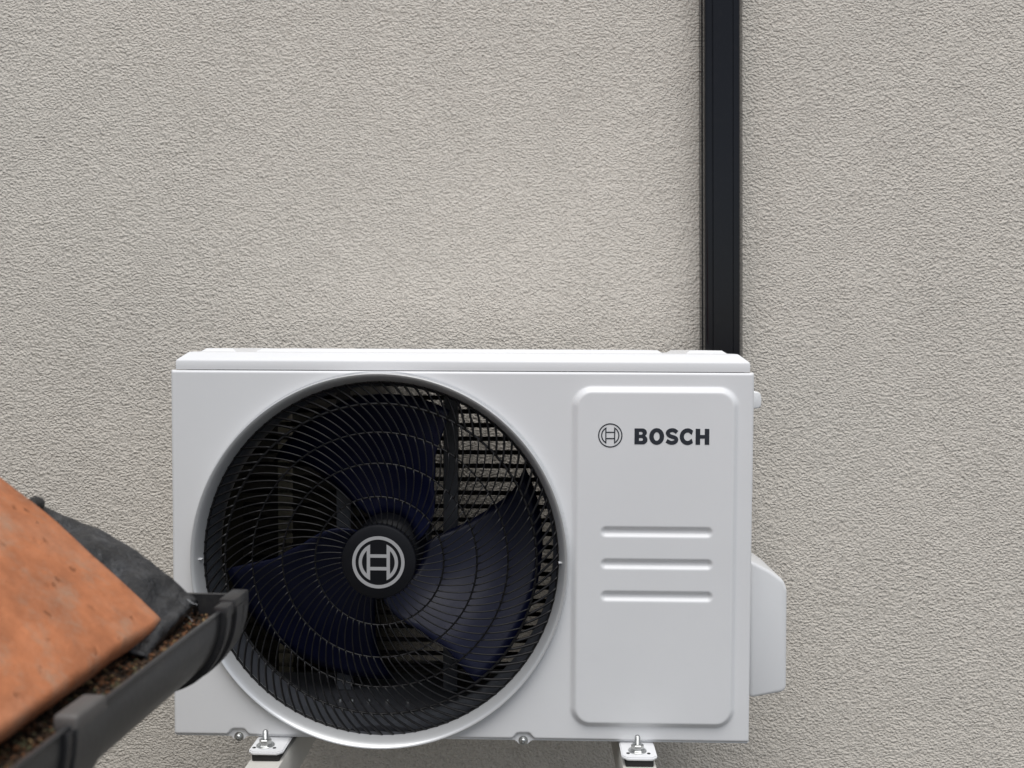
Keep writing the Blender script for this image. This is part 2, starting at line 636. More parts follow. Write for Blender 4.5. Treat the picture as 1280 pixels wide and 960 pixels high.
gr = empty('grille', (FX, 0, FZ))
gr.parent = ac
ring_r = [81.5, 123.5, 162.5, 198.5]
for q in ring_r + [225.9]:
    rr = q * MM
    bm = bmesh.new()
    n = 120
    add_tube(bm, [(rr * math.cos(2 * PI * k / n), grille_y(rr) + 0.001, rr * math.sin(2 * PI * k / n)) for k in range(n)],
             0.0013 if q < 190 else 0.0019, 6, True)
    bobj('grille_ring', bm, M_black, gr, smooth=True)
bands = [(46, 81.5, 48), (81.5, 123.5, 66), (123.5, 162.5, 86), (162.5, 198.5, 94), (198.5, 227.0, 98)]
for bi, (r0, r1, cnt) in enumerate(bands):
    pts, ph = [], 0.0
    steps = 6
    for k in range(steps + 1):
        r = (r0 + (r1 - r0) * k / steps) * MM
        pts.append((r * math.cos(ph), grille_y(r) - 0.0005, r * math.sin(ph)))
        dr = (r1 - r0) / steps * MM
        ph += math.tan(slant(r + dr / 2)) * dr / (r + dr / 2)
    bm = bmesh.new()
    add_tube(bm, pts, (0.00085, 0.00095, 0.00105, 0.00115, 0.0018)[bi], 5)
    bmesh.ops.recalc_face_normals(bm, faces=bm.faces)
    off = random.random()
    if bi >= 2:
        me = bpy.data.meshes.new('wire')
        bm.to_mesh(me)
        bm.free()
        me.materials.append(M_black)
        me.shade_smooth()
        for k in range(cnt):
            w = bpy.data.objects.new('wire', me)
            col.objects.link(w)
            w.parent = gr
            w.rotation_euler = (0, -2 * PI * (k + off) / cnt, 0)
    else:
        src = list(bm.verts), list(bm.faces)
        base_v = [v.co.copy() for v in bm.verts]
        base_f = [[v.index for v in f.verts] for f in bm.faces]
        bm.verts.index_update()
        base_f = [[v.index for v in f.verts] for f in bm.faces]
        bm.free()
        V, Fc = [], []
        for k in range(cnt):
            m3 = Matrix.Rotation(-2 * PI * (k + off) / cnt, 3, 'Y')
            b0 = len(V)
            V += [m3 @ v for v in base_v]
            Fc += [[b0 + i for i in f_] for f_ in base_f]
        o = obj('wire_band', V, Fc, M_black, gr, smooth=True)
        o['kind'] = 'stuff'
rc = 47 * MM
hubcap = lathe('hub_cap', [(0.0001, -0.0105), (rc * 0.6, -0.0103), (rc * 0.93, -0.0094), (rc * 0.985, -0.0082), (rc, -0.006), (rc, 0.004), (0.0001, 0.004)],
               M_hub, gr, 0, 0, 72, 35)


def arc(r, a0, a1, n):
    return [(r * math.cos(a0 + (a1 - a0) * k / n), r * math.sin(a0 + (a1 - a0) * k / n)) for k in range(n + 1)]


def emblem(rad, th, parent, loc, mat):
    """A ring round an armature: two bows tied by two cross bars."""
    def S(lp):
        return [(x * rad, z * rad) for x, z in lp]
    flat('emblem_ring', [S(arc(1, 0, 2 * PI, 72)[:-1]), S(arc(1 - th, 0, 2 * PI, 72)[:-1])], 0.0002, mat, parent, loc)
    ro, xo = 0.752, 0.315
    ri, xi = ro - th, xo + th
    ang = math.acos(xo / ro)
    bng = math.acos(xi / ri)
    for s in (1, -1):
        o_ = [(s * x, z) for x, z in arc(ro, -ang, ang, 24)]
        i_ = [(s * x, z) for x, z in arc(ri, -bng, bng, 24)]
        flat('emblem_bow', [S(o_), S(i_)], 0.0002, mat, parent, loc)
    for z0 in (0.305 - th, -0.305):
        flat('emblem_bar', [S([(-xo, z0), (xo, z0), (xo, z0 + th), (-xo, z0 + th)])], 0.0002, mat, parent, loc)


emblem(33 * MM, 0.127, hubcap, (0, -0.0107, 0), M_silver)

# --- raised-field print: emblem and lettering
lx, lz = A(762.3, 543.6)
fieldY = -0.0077
emblem(15.1 * MM, 0.093, ac, (lx, fieldY, lz), M_ink)


def stroke(path, w):
    L, Rr = [], []
    n = len(path)
    for i, (x, z) in enumerate(path):
        a, b = path[max(0, i - 1)], path[min(n - 1, i + 1)]
        tx, tz = b[0] - a[0], b[1] - a[1]
        l = math.hypot(tx, tz)
        nx_, nz_ = -tz / l * w / 2, tx / l * w / 2
        L.append((x + nx_, z + nz_))
        Rr.append((x - nx_, z - nz_))
    return L + Rr[::-1]


def earc(cx, cz, rx, rz, a0, a1, n=16):
    return [(cx + rx * math.cos(R(a0 + (a1 - a0) * k / n)), cz + rz * math.sin(R(a0 + (a1 - a0) * k / n))) for k in range(n + 1)]


st = 0.285
glyphs = {
    'B': [[(0, 0), (0.47, 0)] + earc(0.52, 0.285, 0.295, 0.285, -90, 62, 14) + earc(0.49, 0.74, 0.285, 0.26, -28, 90, 12) + [(0, 1)],
          [(st, 0.22), (st, 0.40)] + earc(0.45, 0.31, 0.085, 0.09, 90, -90, 8),
          [(st, 0.61), (st, 0.785)] + earc(0.43, 0.6975, 0.08, 0.0875, 90, -90, 8)],
    'O': [earc(0.465, 0.5, 0.465, 0.525, 0, 360, 48)[:-1], earc(0.465, 0.5, 0.185, 0.27, 0, 360, 40)[:-1]],
    'S': [stroke([(0.73, 0.765)] + earc(0.43, 0.70, 0.285, 0.205, 40, 180, 14) +
                 [(0.20, 0.60), (0.30, 0.53), (0.42, 0.49), (0.56, 0.45)] + earc(0.405, 0.305, 0.285, 0.20, 25, -140, 16) + [(0.075, 0.235)], 0.245)],
    'C': [stroke([(0.80, 0.755)] + earc(0.50, 0.5, 0.36, 0.395, 42, 318, 36) + [(0.80, 0.245)], 0.262)],
    'H': [[(0, 0), (st, 0), (st, 0.385), (0.57, 0.385), (0.57, 0), (0.57 + st, 0), (0.57 + st, 1), (0.57, 1), (0.57, 0.615), (st, 0.615), (st, 1), (0, 1)]],
}
cap = 19.8 * MM
bx, bz = A(792.3, 554.6)
pen = 0.0
for ch, adv in (('B', 0.81 + 0.115), ('O', 0.93 + 0.075), ('S', 0.81 + 0.08), ('C', 0.86 + 0.14), ('H', 0)):
    o = flat('letter', [[(x * cap, z * cap) for x, z in lp] for lp in glyphs[ch]], 0.0002, M_ink, ac, (bx + pen * cap, fieldY, bz))
    o['label'] = 'dark printed letter ' + ch
    pen += adv

# --- panel screws
for sx, sz in screws:
    lathe_o = lathe('screw', [(0.0001, 0.0016), (0.0016, 0.0016), (0.0017, -0.0006), (0.0030, -0.0002), (0.0044, 0.0012), (0.0048, 0.0028), (0.0049, 0.0042), (0.0066, 0.0044), (0.0066, 0.0056), (0.0001, 0.0056)],
                    M_zinc, ac, sx, sz - 0.0008, 24, 40)

# --- fan, motor, rails, coil
fan = empty('fan', (FX, 0, FZ))
fan.parent = ac
lathe('fan_hub', [(0.0001, 0.052), (0.036, 0.053), (0.046, 0.058), (0.050, 0.066), (0.052, 0.120), (0.0001, 0.120)], M_hub, fan, 0, 0, 48, 40)
radii = np.linspace(0.050, 0.228, 16)
hi_a = np.interp(radii, [0.050, 0.071, 0.194, 0.237], [4, 12, 22, 31])
lo_a = np.interp(radii, [0.050, 0.078, 0.120, 0.159, 0.237], [-100, -88, -66, -57, -54])
for b in range(3):
    V, Fc = [], []
    K = 18
    for i, r in enumerate(radii):
        for k in range(K + 1):
            t = k / K
            ang = R(lo_a[i] + (hi_a[i] - lo_a[i]) * t + 120 * b)
            y = 0.050 + (0.055 + 0.075 * i / 15) * t + 0.012 * math.sin(PI * t) - 0.010 * (i / 15) * (1 - t)
            V.append((r * math.cos(ang), y, r * math.sin(ang)))
    for i in range(len(radii) - 1):
        for k in range(K):
            q = i * (K + 1) + k
            Fc.append((q, q + 1, q + K + 2, q + K + 1))
    bl = obj('blade', V, Fc, M_navy, fan, smooth=True)
    sm = bl.modifiers.new('thickness', 'SOLIDIFY')
    sm.thickness = 0.0026
lathe('motor', [(0.0001, 0.118), (0.010, 0.118), (0.010, 0.135), (0.045, 0.138), (0.052, 0.146), (0.052, 0.20), (0.0001, 0.20)], M_shroud, ac, FX, FZ, 40, 40)
for s in (-1, 1):
    xx = FX + s * 0.084
    bm = bmesh.new()
    add_box(bm, xx - 0.011, xx + 0.011, 0.168, 0.171, zB + 0.009, zT - 0.002)
    add_box(bm, xx - 0.011, xx - 0.009, 0.1712, 0.186, zB + 0.009, zT - 0.002)
    add_box(bm, xx + 0.009, xx + 0.011, 0.1712, 0.186, zB + 0.009, zT - 0.002)
    bobj('motor_rail', bm, M_shroud, ac)
cy0, cy1 = 0.243, 0.256
V, Fc = [], []
x = xL + 0.022
zc0, zc1 = zB + 0.0085, zT - 0.004
gap0, gap1 = A(349, 600, 0.25)[0], A(366, 600, 0.25)[0]
while x < xPart - 0.004:
    if gap0 < x < gap1:                      # left out for the strip of paler fins below
        x += 0.0021
        continue
    b0 = len(V)
    V += [(x, cy0, zc0), (x, cy1, zc0), (x, cy1, zc1), (x, cy0, zc1)]
    Fc.append((b0, b0 + 1, b0 + 2, b0 + 3))
    x += 0.0021
y = 0.05
while y < 0.23:                              # the coil's return along the left side
    b0 = len(V)
    V += [(xL + 0.006, y, zc0), (xL + 0.030, y, zc0), (xL + 0.030, y, zc1), (xL + 0.006, y, zc1)]
    Fc.append((b0, b0 + 1, b0 + 2, b0 + 3))
    y += 0.0026
V2, F2 = [], []
x = gap0
while x < gap1:
    b0 = len(V2)
    V2 += [(x, cy0, zc0), (x, cy1, zc0), (x, cy1, zc1), (x, cy0, zc1)]
    F2.append((b0, b0 + 1, b0 + 2, b0 + 3))
    x += 0.0021
o = obj('lit_fins', V2, F2, M_finl, ac)  # ordinary straight fins, their brightness painted on to look lit
o['kind'] = 'stuff'
o = obj('coil_fins', V, Fc, M_fin, ac)
o['kind'] = 'stuff'
z = zc0 + 0.012
k = 0
while z < zc1:
    bm = bmesh.new()
    add_tube(bm, [(xL + 0.024, 0.249, z), (xPart - 0.003, 0.249, z)], 0.0038, 8)
    bobj('coil_tube', bm, M_tube, ac, smooth=True)
    z += 0.0223
# rear guard: frame and wires across the open back
for z0, z1 in ((zB + 0.001, zB + 0.016), (zT - 0.016, zT - 0.001)):
    box('rear_rail', xL + 0.003, xPart, DEPTH - 0.004, DEPTH - 0.002, z0, z1, M_white, ac)
box('rear_panel', xPart + 0.003, xR - 0.003, DEPTH - 0.004, DEPTH - 0.002, zB + 0.002, zT - 0.001, M_white, ac)
for px, py, of in ((425, 874, 0.12), (440, 873, 0.12), (461, 870, 0.12), (484, 871, 0.12), (510, 870, 0.12), (575, 868, 0.14), (560, 865, 0.2)):
    qx, _ = A(px, py, of)
    lathe('pan_screw', [(0.0001, zB + 0.0125), (0.0025, zB + 0.0120), (0.0036, zB + 0.009), (0.0036, zB + 0.0078)], M_zinc, ac, qx, of, 10, 40, axis='z')

# --- valve cover and handle on the right side
cov = [(937, 700), (963, 713.5), (980, 725.5), (984.5, 737), (983.5, 861), (979, 866), (937, 873.5)]
prism('valve_cover', [A(px, py, 0.13) for px, py in cov], 0.13, 0.27, M_white, ac, bev=0.006, seg=4)
hp = [(940, 489), (948, 489.5), (951.5, 493), (952.5, 500), (952, 508), (948, 511), (940, 511)]
prism('side_handle', [A(px, py, 0.075) for px, py in hp], 0.075, 0.18, M_white, ac, bev=0.0025)

# --- mounting feet (part of the unit), brackets and bolts
AC3 = Matrix.Translation(o_ac) @ Matrix.Rotation(ROLL, 4, 'Y')


def mount(px_c, px_bolt, py_front, side):
    fx = A(px_c, py_front, -0.045)[0]
    zt = zB - 0.0008
    w2 = 0.0240
    yf, yb = -0.046, 0.03
    ch = 0.007
    poly = [(fx - w2, yb), (fx - w2, yf + ch), (fx - w2 + ch, yf), (fx + w2 - ch, yf), (fx + w2, yf + ch), (fx + w2, yb)]
    bm = bmesh.new()
    t = [bm.verts.new((x_, y_, zt)) for x_, y_ in poly]
    u = [bm.verts.new((x_, y_, zt - 0.0045)) for x_, y_ in poly]
    bm.faces.new(t)
    bm.faces.new(u[::-1])
    for i in range(6):
        j = (i + 1) % 6
        bm.faces.new((t[i], u[i], u[j], t[j]))
    bmesh.ops.recalc_face_normals(bm, faces=bm.faces)
    bmesh.ops.bevel(bm, geom=list(bm.edges), offset=0.0014, segments=2, affect='EDGES')
    ft = bobj('mounting_foot', bm, M_white, ac, angle=40)
    bxx = A(px_bolt, 938, -0.026)[0]
    by = -0.024
    for dx in (-0.0135, 0.0145):
        lathe('foot_hole', [(0.0001, zt + 0.00045), (0.0024, zt + 0.00045), (0.0025, zt - 0.001)], M_rubber, ft, bxx + dx, by - 0.008, 14, 40, axis='z')
    # bracket in world space
    p = AC3 @ Vector((fx, by, zt - 0.0045))
    br = empty('wall_bracket', (p.x, 0, p.z - 0.10))
    L = -p.y
    W = 0.046
    top = 0.10 - 0.0105
    yfr = -(L + 0.055)
    box('arm', -W / 2, W / 2, yfr, 0.002, top - 0.052, top + 0.0006, M_brack, br, bev=0.002)
    box('wall_plate', -W / 2 - 0.004, W / 2 + 0.004, -0.0045, 0.003, top - 0.075, top + 0.0, M_brack, br)
    # rubber pad under the foot
    bm = bmesh.new()
    add_box(bm, -0.019, 0.019, -L - 0.018, -L + 0.028, top, 0.1, 0.002)
    bobj('rubber_pad', bm, M_rubber, br, angle=35)
    # stud, washer, nut
    lb = Vector((AC3 @ Vector((bxx, by, zt)))) - br.location
    lathe('washer', [(0.0001, lb.z + 0.0018), (0.0118, lb.z + 0.0018), (0.0124, lb.z + 0.0012), (0.0124, lb.z - 0.0002), (0.0001, lb.z - 0.0002)], M_zinc, br, lb.x, lb.y, 28, 40, axis='z')
    nut = lathe('nut', [(0.0001, lb.z + 0.0098), (0.0072, lb.z + 0.0098), (0.0086, lb.z + 0.0088), (0.0086, lb.z + 0.0025), (0.0098, lb.z + 0.0018), (0.0001, lb.z + 0.0016)],
                M_zinc, br, lb.x, lb.y, 6, 30, axis='z')
    prof = [(0.0001, lb.z - 0.02)]
    zz = lb.z - 0.02
    while zz < lb.z + 0.0195:
        prof += [(0.0041, zz), (0.0035, zz + 0.0007)]
        zz += 0.0014
    prof += [(0.0034, zz), (0.0024, zz + 0.0012), (0.0001, zz + 0.0012)]
    lathe('stud', prof, M_zinc, br, lb.x, lb.y, 16, 30, axis='z')
    return br


b1 = mount(331, 331.5, 947, -1)
tag(b1, 'cream steel wall bracket and bolt under the fan end of the unit', 'bracket', 'brackets under the outdoor unit')
b2 = mount(800, 797, 954, 1)
tag(b2, 'cream steel wall bracket and bolt under the lettered end of the unit', 'bracket', 'brackets under the outdoor unit')

# ------------------------------------------------------------------ black trunking above the unit
dz0 = at(901, 470, 1.72).z - 0.35
dz1 = 4.9
pt, pb = at(873.4, 2, 1.715), at(874.4, 437, 1.715)
lean = (pt.x - pb.x) / (pt.z - pb.z)
tr = empty('trunking', (pb.x, 0, dz0), (0, math.atan(lean), 0))
tr.location.x = pb.x + lean * (dz0 - pb.z)
tag(tr, 'tall black plastic pipe trunking running up the wall above the unit', 'trunking')
W, E = 0.0708, 0.056
H = dz1 - dz0


def strip(name, prof, parent, mat):
    V = [(x_, y_, 0) for x_, y_ in prof] + [(x_, y_, H) for x_, y_ in prof]
    n = len(prof)
    Fc = [(i, (i + 1) % n, n + (i + 1) % n, n + i) for i in range(n)]
    Fc += [tuple(range(n))[::-1], tuple(range(n, 2 * n))]
    bm = bmesh.new()
    vv = [bm.verts.new(v) for v in V]
    for f_ in Fc:
        bm.faces.new([vv[i] for i in f_])
    return bobj(name, bm, mat, parent, angle=28)


def rnd(cx, cy, r, a0, a1, n=6):
    return [(cx + r * math.cos(R(a0 + (a1 - a0) * k / n)), cy + r * math.sin(R(a0 + (a1 - a0) * k / n))) for k in range(n + 1)]


strip('trunking_base', [(0.001, 0.004), (0.001, -0.018), (W - 0.001, -0.018), (W - 0.001, 0.004)], tr, M_duct)
cp = [(0.0, -0.010), (0.0, -0.028), (0.0016, -0.030), (0.0016, -E + 0.010)] + rnd(0.0085, -E + 0.008, 0.0068, 180, 262) + \
     [(0.0135, -E + 0.0012), (0.0140, -E + 0.0022), (0.0150, -E + 0.0022), (0.0156, -E), (0.0480, -E), (0.0487, -E + 0.0018), (0.0497, -E + 0.0018), (0.0503, -E + 0.0008)] + \
     rnd(W - 0.0145, -E + 0.0062, 0.0056, 276, 330, 5) + [(W - 0.0088, -E + 0.0050), (W - 0.0012, -E + 0.0205)] + \
     [(W - 0.0006, -0.031), (W, -0.028), (W, -0.010)]
strip('trunking_cover', cp, tr, M_duct)

# ------------------------------------------------------------------ low outbuilding on the left: roof, gutter
DT = 0.69
c0 = at(207, 773, DT)
ed = Vector((0.010, 1, 0)).normalized()            # along the eave, away from the camera
up = Vector((-math.cos(R(39.2)), 0.010 * math.cos(R(39.2)), math.sin(R(39.2)))).normalized()
nr = up.cross(ed).normalized()
if nr.z < 0:
    nr = -nr
ob = empty('outbuilding', (c0.x - 0.6, c0.y - 0.7, 0))
tag(ob, 'low outbuilding roof of terracotta tiles with black membrane at its verge', 'building')


def loc(p):
    return Vector(p) - ob.location


def make_tile(seed, wid=0.30, length=0.36, th=0.0165):
    """A hand-made flat clay tile with a slight camber, soft arrises; s runs along the eave to the camera, t up the slope."""
    rs_ = random.Random(seed)
    ns, nt_ = 44, 52
    V, Fc = [], []

    def pt_(s, t, bottom):
        # rounded corners
        r = 0.012
        x_, y_ = s * wid, t * length
        jit = 0.0012 * noise.noise(Vector((x_ * 30 + seed, y_ * 30, 2)))
        cam_ = 0.006 * (1 - (2 * s - 1) ** 2) + 0.0115 * math.sin(PI * min(1, 0.12 + t * 1.05))
        edge = min(s * wid, (1 - s) * wid, t * length, (1 - t) * length)
        rd = 0.0042
        drop = 0 if edge > rd else (rd - math.sqrt(max(0, rd * rd - (rd - edge) ** 2)))
        lump = 0.0011 * noise.noise(Vector((x_ * 22, y_ * 22, seed))) + 0.0004 * noise.noise(Vector((x_ * 90, y_ * 90, seed)))
        wob = 0.0014 * noise.noise(Vector((y_ * 22, seed, 0))) + 0.0006 * noise.noise(Vector((y_ * 90, seed, 1))), 0.0016 * noise.noise(Vector((x_ * 22, seed, 5))) + 0.0007 * noise.noise(Vector((x_ * 90, seed, 3)))
        h = cam_ + (lump - drop if not bottom else -th + 0.3 * drop)
        return c_base - ed * (x_ + wob[0] * (1 - 2 * s)) + up * (y_ + wob[1] * (1 - 2 * t)) + nr * (h - 0.006)
    def spread(n):
        base = [k / n for k in range(n + 1)]
        return [0.5 - 0.5 * math.copysign(abs(1 - 2 * q) ** 0.72, 1 - 2 * q) if False else (q + 0.10 * math.sin(2 * PI * q) * -1) for q in base]
    ss, tt = spread(ns), spread(nt_)
    for bottom in (False, True):
        for s in ss:
            for t in tt:
                V.append(pt_(min(1, max(0, s)), min(1, max(0, t)), bottom))
    m = nt_ + 1
    o2 = (ns + 1) * m
    for i in range(ns):
        for j in range(nt_):
            a = i * m + j
            Fc.append((a, a + 1, a + m + 1, a + m))
            Fc.append((o2 + a, o2 + a + m, o2 + a + m + 1, o2 + a + 1))
    per = [(i, 0) for i in range(ns)] + [(ns, j) for j in range(nt_)] + [(i, nt_) for i in range(ns, 0, -1)] + [(0, j) for j in range(nt_, 0, -1)]
    for q in range(len(per)):
        a, b = per[q], per[(q + 1) % len(per)]
        ia, ib = a[0] * m + a[1], b[0] * m + b[1]
        Fc.append((ia, ib, o2 + ib, o2 + ia))
    return V, Fc


for row in range(3):
    for c in range(4):
        c_base = c0 - ed * (c * 0.305 - (0 if row % 2 == 0 else 0)) + up * (row * 0.285) + nr * (row * 0.0205)
        V, Fc = make_tile(11 + row * 5 + c)
        bm = bmesh.new()
        vv = [bm.verts.new(loc(v)) for v in V]
        for f_ in Fc:
            bm.faces.new([vv[i] for i in f_])
        o = bobj('roof_tile', bm, M_tile, ob, angle=55)

# structure under the tiles
y_near, y_far = c0.y - 1.25, c0.y + 0.045
xw = -0.400
box('fascia', *(v for v in (-0.378 - ob.location.x, -0.357 - ob.location.x, y_near - ob.location.y, y_far - ob.location.y, 2.02, 2.196)), M_board, ob, bev=0.002)
rise = math.tan(R(39.2))
poly = [(xw, 0.0), (xw, 2.19), (xw - 0.75, 2.19 + 0.75 * rise), (xw - 1.5, 2.19), (xw - 1.5, 0.0)]
V = [(x_ - ob.location.x, y_near + 0.02 - ob.location.y, z_) for x_, z_ in poly] + [(x_ - ob.location.x, y_far - 0.03 - ob.location.y, z_) for x_, z_ in poly]
n = len(poly)
Fc = [tuple(range(n)), tuple(range(2 * n - 1, n - 1, -1))] + [(i, n + i, n + (i + 1) % n, (i + 1) % n) for i in range(n)]
bm = bmesh.new()
vv = [bm.verts.new(v) for v in V]
for f_ in Fc:
    bm.faces.new([vv[i] for i in f_])
bobj('outbuilding_wall', bm, M_brick, ob)
# rafters deck under the tiles joins them to the wall
deck = [(-0.352, 2.172), (-0.352, 2.184), (-0.352 - 0.78, 2.184 + 0.78 * rise), (-0.352 - 0.78, 2.172 + 0.78 * rise)]
prism('roof_deck', [(x_ - ob.location.x, z_) for x_, z_ in deck], y_near - ob.location.y, y_far - 0.012 - ob.location.y, M_board, ob)

# membrane strip at the verge, running down into the gutter
sil = [(-40, 603), (0, 613), (30, 623), (44, 622), (54, 628), (90, 643), (130, 660), (160, 677), (190, 697), (215, 720), (232, 735.5), (246, 747)]
far = [at(px, py, 0.757) for px, py in sil]
cum = [0.0]
for a, b in zip(far[:-1], far[1:]):
    cum.append(cum[-1] + (b - a).length)
NS, NW = 90, 34
rows = []
for i in range(NS + 1):
    s = cum[-1] * i / NS
    k = max(j for j in range(len(cum)) if cum[j] <= s + 1e-9)
    k = min(k, len(far) - 2)
    t = (s - cum[k]) / (cum[k + 1] - cum[k])
    F_ = far[k].lerp(far[k + 1], t)
    # the near side lies under the tile
    u_ = (1 - i / NS) * (far[-1] - far[0]).length
    Nn = c0 - ed * 0.05 + up * (u_ * 0.97 - 0.004) - nr * (0.019 + 0.026 * (1 - i / NS))
    if i > 0.72 * NS:
        q_ = (i / NS - 0.72) / 0.28
        Nn = Nn.lerp(at(180, 822, 0.65), q_ * q_ * (3 - 2 * q_))
    row = []
    for j in range(NW + 1):
        w = j / NW
        p = Nn.lerp(F_, w)
        bulge = 0.006 * math.sin(PI * w) * (i / NS)
        wr = 0.0065 * noise.noise(Vector((s * 30 + w * 1.1, w * 1.6, 3.1))) + 0.0050 * noise.noise(Vector((s * 80 - w * 2, w * 3.4, 8.2))) + 0.0012 * noise.noise(Vector((s * 200, w * 9, 4.2)))
        wr *= math.sin(PI * min(1, w * 0.9 + 0.08))
        p = p + Vector((0.5, 0, 0.85)) * (bulge + wr)
        if w > 0.9:
            p = p + Vector((0, 0, -0.010 * ((w - 0.9) / 0.1) ** 2))
        row.append(p)
    rows.append(row)
for q in range(1, 13):                              # the tail that hangs into the gutter
    base = rows[NS]
    row = []
    for j in range(NW + 1):
        w = j / NW
        d_ = 0.012 * q / 12 * (1 - 0.75 * w)
        row.append(base[j] + Vector((-0.5 * d_ + 0.0006 * math.sin(j * 0.9), 0, -d_)))
    rows.append(row)
V, Fc = [], []
for row in rows:
    V += [loc(p) for p in row]
m = NW + 1
for i in range(len(rows) - 1):
    for j in range(NW):
        a = i * m + j
        Fc.append((a, a + 1, a + m + 1, a + m))
mem = obj('membrane', V, Fc, M_felt, ob, smooth=True)
bm = bmesh.new()
add_tube(bm, [loc(at(40 + 1.5 * k, 631 - 0.4 * k + (k - 4) ** 2 * 0.2, 0.70 + 0.008 * k)) for k in range(8)], [0.003, 0.0052, 0.006, 0.0062, 0.0056, 0.0052, 0.0044, 0.0025], 10)
bobj('membrane_roll', bm, M_rubber, ob, smooth=True)
mem['label'] = 'crumpled black membrane strip below the tile edge'
sm = mem.modifiers.new('thickness', 'SOLIDIFY')
sm.thickness = 0.0022
sm.offset = -1
# moss tufts at the tile's edge
for px, py, d_, sc in ((47, 654, 0.688, 1.0), (66, 653, 0.70, 1.1)):
    p = at(px, py, d_)
    bm = bmesh.new()
    for q in range(26):
        c_ = loc(p) + up * random.gauss(0, 0.0026) * sc * -1 + Vector((0, random.gauss(0, 0.001), random.gauss(0, 0.0008)))
        r_ = bmesh.ops.create_icosphere(bm, subdivisions=1, radius=random.uniform(0.0009, 0.0018))
        for v in r_['verts']:
            v.co += c_
    o = bobj('moss_tuft', bm, M_moss, ob)

# ------------------------------------------------------------------ gutter
gdir = Vector(((711 - 670) / FPX, 1, 0)).normalized()
grot = -math.atan((711 - 670) / FPX)
rim = at(275.5, 767.5, 0.72)
GA, GB = 0.0575, 0.0590                              # half width and depth of the section
g0 = Vector((rim.x, rim.y, rim.z)) - Vector((math.cos(grot), math.sin(grot), 0)) * GA
gt = empty('gutter', g0 - Vector((0, 0, GB)), (0, 0, grot))
tag(gt, 'anthracite plastic gutter with ribbed end cap under the terracotta tile', 'gutter')


def section(a, b, n=40, a0=180, a1=360, pw=0.92):
    out = []
    for k in range(n + 1):
        t = R(a0 + (a1 - a0) * k / n)
        cx, sz = math.cos(t), math.sin(t)
        out.append((a * math.copysign(abs(cx) ** pw, cx), GB + b * math.copysign(abs(sz) ** pw, sz)))
    return out


def sweep(name, prof, ys, mat, parent, closed=True, angle=40):
    """prof: closed loop in (x, z); swept along y."""
    V, Fc = [], []
    n = len(prof)
    for y_ in ys:
        V += [(x_, y_, z_) for x_, z_ in prof]
    for i in range(len(ys) - 1):
        for k in range(n):
            l = (k + 1) % n
            Fc.append((i * n + k, i * n + l, (i + 1) * n + l, (i + 1) * n + k))
    Fc.append(tuple(range(n)))
    Fc.append(tuple(range((len(ys) - 1) * n, len(ys) * n))[::-1])
    bm = bmesh.new()
    vv = [bm.verts.new(v) for v in V]
    for f_ in Fc:
        bm.faces.new([vv[i] for i in f_])
    return bobj(name, bm, mat, parent, angle=angle)


th = 0.0024
outer = section(GA, GB)
inner = section(GA - th, GB - th)[::-1]
loop = outer + [(GA + 0.0006, GB + 0.0012), (GA - 0.0002, GB + 0.0022), (GA - th, GB + 0.0022), (GA - th - 0.0006, GB + 0.001)] + inner
sweep('gutter_channel', loop, [-1.25, -0.8, -0.4, -0.2, -0.1, 0.0, 0.035], M_gutter, gt)


def band(name, grow, thick, y0, y1, mat, parent, a0=180, a1=360, rimup=0.006):
    o_ = section(GA + grow + thick, GB + grow + thick, 40, a0, a1)
    i_ = section(GA + grow, GB + grow, 40, a0, a1)[::-1]
    b_ = min(0.0012, (y1 - y0) / 4)
    return sweep(name, o_ + i_, [y0, y1], mat, parent)


# end cap: socket with two ribs, end plate, hooked rim
cap_o = band('end_cap', 0.0003, 0.0030, 0.0, 0.050, M_cap, gt)
band('cap_rib', 0.0030, 0.0020, 0.001, 0.0075, M_cap, cap_o)
band('cap_rib', 0.0030, 0.0030, 0.020, 0.034, M_cap, cap_o)
band('cap_rib', 0.0030, 0.0016, 0.040, 0.0505, M_cap, cap_o)
pl = section(GA + 0.001, GB + 0.001) + [(GA + 0.001, GB + 0.003), (-GA - 0.001, GB + 0.003)]
sweep('end_plate', pl, [0.0455, 0.0497], M_cap, cap_o)
for y0, y1, x0, h in ((0.0, 0.017, GA - 0.0055, 0.0052), (0.0185, 0.0505, GA - 0.0085, 0.0065)):
    bm = bmesh.new()
    add_box(bm, x0, GA + 0.0052, y0, y1, GB - 0.004, GB + h, 0.0014, 2)
    bobj('cap_hook', bm, M_cap, cap_o, angle=35)

# bracket clip over the front rim
yc = -0.205
cl = band('bracket_clip', 0.0004, 0.0040, yc - 0.017, yc + 0.017, M_gutter, gt, 262, 360)
bm = bmesh.new()
add_box(bm, GA - 0.0100, GA + 0.0045, yc - 0.0165, yc + 0.0165, GB - 0.003, GB + 0.0075, 0.0025, 3)
bobj('clip_hook', bm, M_clip, cl, angle=35)
band('clip_lip', 0.0006, 0.0022, yc - 0.024, yc - 0.0172, M_cap, cl, 262, 360)

# debris in the gutter
db = empty('gutter_debris', gt.location + Vector((0, 0, 0.03)), (0, 0, grot))
tag(db, 'brown moss and seed debris lying in the anthracite gutter', 'debris')
zs = GB - 0.03 - 0.0130
hw_ = 0.0535
V, Fc = [], []
ys_ = np.linspace(-0.5, 0.0445, 90)
ny = 18


def silt(x_, y_):
    return zs + 0.0035 * noise.noise(Vector((x_ * 60, y_ * 40, 1.7))) + 0.0012 * noise.noise(Vector((x_ * 300, y_ * 300, 0.3)))


